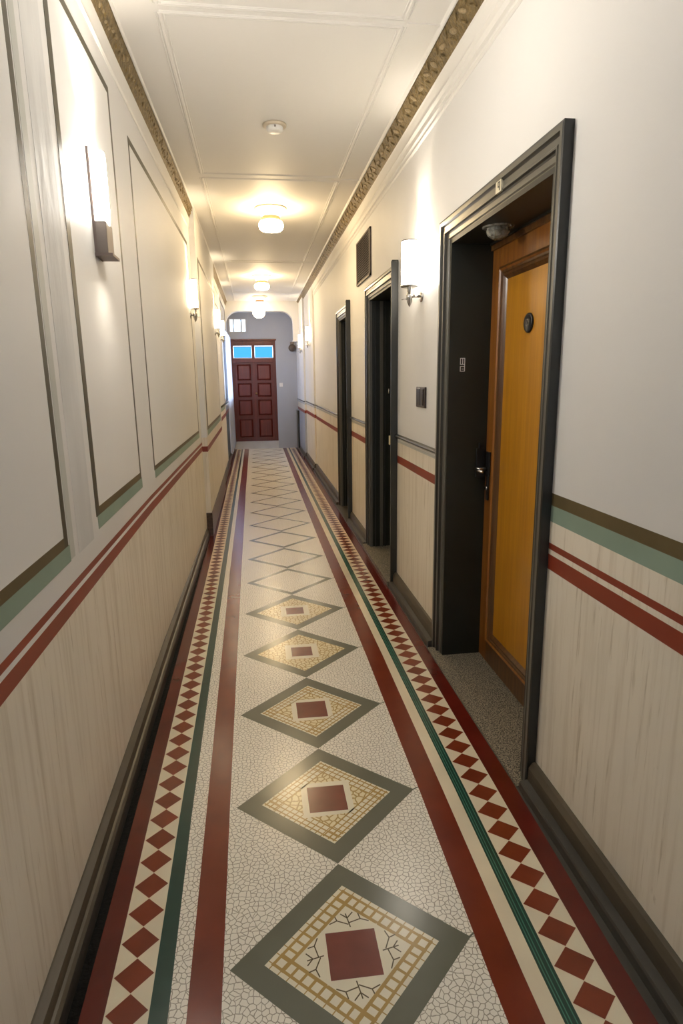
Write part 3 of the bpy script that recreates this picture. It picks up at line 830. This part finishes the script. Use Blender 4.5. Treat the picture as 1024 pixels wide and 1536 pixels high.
ceiling_lamp((.195, 2.06, CZ), 'added round opal ceiling light, unseen above the frame, lighting the near corridor', 'lampadded')  # unseen lamp, added to light the near end
pe = empty('pendant_light', (.125, 11.95, CZ), label='small hanging globe light at the far arch, lowest of the ceiling lights', category='pendant light')
pl_ = (.125, 11.95, CZ)
m_ = MB(); m_.lathe(pl_, [(.001, 0), (.05, 0), (.05, -.02), (.02, -.03), (.001, -.03)], 'canopy', 24); m_.build('canopy', pe, pl_)
m_ = MB(); m_.tube([(.125, 11.95, CZ - .02), (.125, 11.95, CZ - .10)], .008, 'brass'); m_.lathe(pl_, [(.06, -.10), (.07, -.11), (.07, -.14), (.06, -.15)], 'brass', 24); m_.build('stem', pe, pl_)
m_ = MB(); m_.lathe(pl_, [(.06, -.14), (.10, -.16), (.118, -.205), (.112, -.26), (.08, -.305), (.04, -.325), (.001, -.33)], 'lampfar', 32); m_.build('glass_globe', pe, pl_)

# smoke detector
sp = (.175, 3.92, CZ)
se = empty('smoke_detector', sp, label='round white smoke detector on the ceiling before the first light', category='smoke detector')
m_ = MB(); m_.lathe(sp, [(.001, 0), (.068, 0), (.068, -.010), (.060, -.014), (.001, -.014)], 'canopy', 36); m_.build('base_plate', se, sp)
m_ = MB(); m_.lathe(sp, [(.048, -.014), (.048, -.030), (.040, -.038), (.020, -.041), (.001, -.041)], 'white', 36); m_.build('cover', se, sp)
m_ = MB()
for k in (0,):
    a_ = -PI / 2; m_.box(sp[0] + .0485 * math.cos(a_) - .004, sp[0] + .0485 * math.cos(a_) + .004, sp[1] + .0485 * math.sin(a_) - .004, sp[1] + .0485 * math.sin(a_) + .004, CZ - .028, CZ - .018, 'vent')
m_.build('sensor_slot', se, sp)

# ------------------------------------------------------------------ wall sconces
# near left: half-round glass on a slim taupe back plate with a metal box below
X0 = -.54; yS = 2.44
s1 = empty('wall_sconce', (X0, yS, 1.88), label='taupe wall light with slim backplate inside the near left wall panel', category='wall light')
m_ = MB(); m_.box(X0, X0 + .010, yS - .052, yS - .046, 1.88, 2.235, 'bronze'); m_.box(X0, X0 + .004, yS - .05, yS + .05, 1.88, 2.235, 'taupe'); m_.build('back_plate', s1)
m_ = MB()
m_.lathe((X0 + .004, yS, 1.995), [(.044, 0), (.048, .03), (.048, .22), (.046, .235)], 'sconcenear', 24, a0=-PI / 2, a1=PI / 2); m_.build('glass_shade', s1)
m_ = MB(); m_.box(X0, X0 + .046, yS - .05, yS + .05, 1.893, 1.998, 'taupe'); m_.build('metal_box', s1, bevel=.002)
m_ = MB(); m_.box(X0, X0 + .062, yS - .058, yS + .056, 1.882, 1.892, 'bronze'); m_.build('bottom_plate', s1, bevel=.001)

def cup_sconce(name, wx, sgn, y, z, label, group=None, mglass='sconceglass', off=.070, q=1.):
    """cylinder shade on a small chrome arm; sgn = direction away from the wall"""
    loc = (wx, y, z)
    e_ = empty(name, loc, label=label, category='wall light')
    if group: e_['group'] = group
    cx = wx + sgn * off
    m_ = MB(); m_.lathe((cx, y, z), [(.043 * q, .012), (.045 * q, .018), (.045 * q, .232), (.043 * q, .236)], mglass, 36); m_.build('glass_shade', e_, loc)
    m_ = MB(); m_.lathe((cx, y, z), [(.0435 * q, .234), (.0465 * q, .235), (.0465 * q, .240), (.0435 * q, .241), (.0435 * q, .234)], 'bronze', 36); m_.build('top_ring', e_, loc)
    m_ = MB(); m_.lathe((cx, y, z), [(.001, .002), (.046 * q, .002), (.050 * q, .006), (.050 * q, .010), (.044 * q, .013), (.001, .013)], 'chrome', 36)
    m_.lathe((cx, y, z), [(.013, .002), (.013, -.03), (.018, -.034), (.018, -.050), (.016, -.056), (.014, -.075), (.006, -.092), (.001, -.100)], 'chrome', 24); m_.build('cup_holder', e_, loc)
    m_ = MB(); m_.tube([(cx, y, z - .045), (wx + sgn * .01, y, z - .045)], .007, 'chrome'); m_.lathe((wx + sgn * .0, y, z - .045), [(.03, 0), (.03, sgn * .006), (.02, sgn * .010), (.001, sgn * .010)], 'chrome', 24, 'x'); m_.build('wall_arm', e_, loc)
    m_ = MB(); m_.tube([(cx, y, z - .058), (cx + sgn * .035, y - .01, z - .062), (cx + sgn * .048, y - .012, z - .064)], [.004, .003, .002], 'chrome'); m_.build('switch_lever', e_, loc)
    return e_
cup_sconce('wall_sconce', XR, -1, 3.43, 1.925, 'white cylinder wall light on chrome arm right above the dark switch plate')
FG = 'small lit wall lights far down the corridor'
cup_sconce('wall_sconce', .905, -1, 10.15, 2.02, 'nearer of the two far wall lights on the right wall', FG, 'sconcefar', .040, .62)
cup_sconce('wall_sconce', .872, -1, 11.4, 1.98, 'farther of the two far wall lights on the right wall', FG, 'sconcefar', .040, .62)
cup_sconce('wall_sconce', xl(5.45), 1, 5.42, 2.02, 'lit wall light on the left wall just beyond the second outlined panel', FG, 'sconcefar', .040, .62)
cup_sconce('wall_sconce', -.458, 1, 7.9, 2.05, 'middle one of the far wall lights on the left wall', FG, 'sconcefar', .040, .62)
cup_sconce('wall_sconce', -.507, 1, 10.0, 2.10, 'farthest wall light on the left wall, just before the curtain', FG, 'sconcefar', .040, .62)

# ------------------------------------------------------------------ small fittings
# grille
ve = empty('air_vent', (XR, 5.245, 2.215), label='dark brown louvred grille high on the right wall above the second doorway', category='vent')
ya, yb, za, zb_ = 4.925, 5.565, 2.225, 2.575
m_ = MB(); m_.box(XR - .003, XR, ya, yb, za, zb_, 'ventdark'); m_.build('backing', ve)
m_ = MB()
for q4 in ((ya, yb, za, za + .014), (ya, yb, zb_ - .014, zb_), (ya, ya + .03, za, zb_), (yb - .03, yb, za, zb_)): m_.box(XR - .014, XR - .001, *q4, 'vent')
m_.build('grille_frame', ve)
m_ = MB()
nn = 17
for k in range(nn):
    z = za + .016 + (zb_ - za - .032) * (k + .5) / nn
    m_.hexa([(XR - .012, ya + .02, z - .006), (XR - .004, ya + .02, z + .003), (XR - .004, yb - .02, z + .003), (XR - .012, yb - .02, z - .006), (XR - .012, ya + .02, z - .003), (XR - .004, ya + .02, z + .006), (XR - .004, yb - .02, z + .006), (XR - .012, yb - .02, z - .003)], 'vent')
for k in range(9):
    y = ya + .03 + (yb - ya - .06) * (k + .5) / 9; m_.box(XR - .0125, XR - .0105, y - .002, y + .002, za + .01, zb_ - .01, 'vent')
m_.build('louvres', ve)
# switch plate
sw = empty('wall_switch', (XR, 3.40, 1.27), label='dark rectangular switch plate below the cylinder wall light', category='switch')
m_ = MB(); m_.box(XR - .010, XR, 3.305, 3.495, 1.278, 1.392, 'plum'); m_.build('switch_plate', sw, bevel=.003)
for a_, b_ in ((3.335, 3.395), (3.403, 3.465)):
    m_ = MB(); m_.box(XR - .014, XR - .009, a_, b_, 1.290, 1.380, 'black'); m_.build('rocker', sw, bevel=.002)
m_ = MB(); m_.box(XR - .012, XR - .009, 3.40, 3.48, 1.383, 1.387, 'chrome'); m_.build('indicator_strip', sw)
# end wall fittings
be = empty('wall_bell', (.785, EY, 2.0), label='dark grey round bell on the end wall right of the mahogany door', category='bell')
m_ = MB(); m_.lathe((.785, EY, 2.06), [(.001, -.09), (.05, -.085), (.07, -.06), (.075, -.03), (.075, 0)], 'vent', 28, 'y'); m_.build('dome', be)
m_ = MB(); m_.box(.745, .825, EY - .02, EY, 2.10, 2.18, 'taupe'); m_.build('mounting_box', be)
le = empty('light_switch', (.56, EY, 1.32), label='small white switch on the grey end wall beside the mahogany door', category='switch')
m_ = MB(); m_.box(.50, .57, EY - .010, EY, 1.28, 1.36, 'white'); m_.build('switch_plate', le, bevel=.002)
m_ = MB(); m_.box(.515, .555, EY - .014, EY - .010, 1.295, 1.345, 'white'); m_.build('rocker', le)
# dark jamb strip on right side at the end
m_ = MB(); m_.box(.835, .872, 12.62, 12.97, .0, .80, 'frame2'); m_.build('trim_8', kind=S)

# ------------------------------------------------------------------ lights
def light(kind, name, loc, power, col, **k):
    l = bpy.data.lights.new(name, kind); l.energy = power; l.color = col
    for a_, b_ in k.items(): setattr(l, a_, b_)
    o = bpy.data.objects.new(name, l); COL.objects.link(o); o.location = loc
    return o
# open tops and bottoms of the wall lights throw narrow beams along the wall
def beam(x, y, z, sgn, power, col=(1, .90, .76), ang=60, up=True, tilt=14):
    o = light('SPOT', 'wall_light_beam', (x, y, z), power, col, spot_size=math.radians(ang), spot_blend=1, shadow_soft_size=.03)
    # lean towards the wall it hangs on
    d = Vector((-sgn * math.sin(math.radians(tilt)), 0, math.cos(math.radians(tilt)) * (1 if up else -1)))
    o.rotation_euler = d.to_track_quat('-Z', 'Y').to_euler()
    return o
beam(XR - .070, 3.43, 2.17, -1, 7, ang=70)
beam(X0 + .05, yS, 2.25, 1, 12, ang=100); beam(X0 + .13, yS, 1.84, 1, 1.3, ang=160, up=False, tilt=0)
for x, y, z, sg_ in ((.905 - .06, 10.15, 2.27, -1), (.872 - .06, 11.4, 2.23, -1), (xl(5.42) + .06, 5.42, 2.27, 1), (-.458 + .06, 7.9, 2.30, 1), (-.507 + .06, 10.0, 2.35, 1)):
    beam(x, y, z, sg_, 6, (1, .84, .60), 80)

w = bpy.data.worlds.new('world'); scn.world = w; w.use_nodes = True
bg = w.node_tree.nodes['Background']; bg.inputs[0].default_value = (.66, .79, 1, 1); bg.inputs[1].default_value = 2.4

# ------------------------------------------------------------------ camera
f_, pi_, ya_, ro_ = 911.444646, .217811553, .134973816, -.0144174551
H = 1.45
cyw, syw = math.cos(ya_), math.sin(ya_)
fwd = Vector((syw * math.cos(pi_), cyw * math.cos(pi_), -math.sin(pi_)))
rg = Vector((cyw, -syw, 0)); up = rg.cross(fwd)
r2 = math.cos(ro_) * rg + math.sin(ro_) * up; u2 = -math.sin(ro_) * rg + math.cos(ro_) * up
cam = bpy.data.cameras.new('camera'); co = bpy.data.objects.new('camera', cam); COL.objects.link(co)
mw = Matrix((r2, u2, -fwd)).transposed().to_4x4(); mw.translation = Vector((0, 0, H)); co.matrix_world = mw
cam.sensor_fit = 'VERTICAL'; cam.sensor_height = 36; cam.lens = f_ * 36 / 1536; cam.clip_start = .02
scn.camera = co
vs = scn.view_settings
vs.view_transform = 'Standard'; vs.look = 'None'; vs.gamma = 1; vs.use_curve_mapping = False
vs.exposure = 1.08
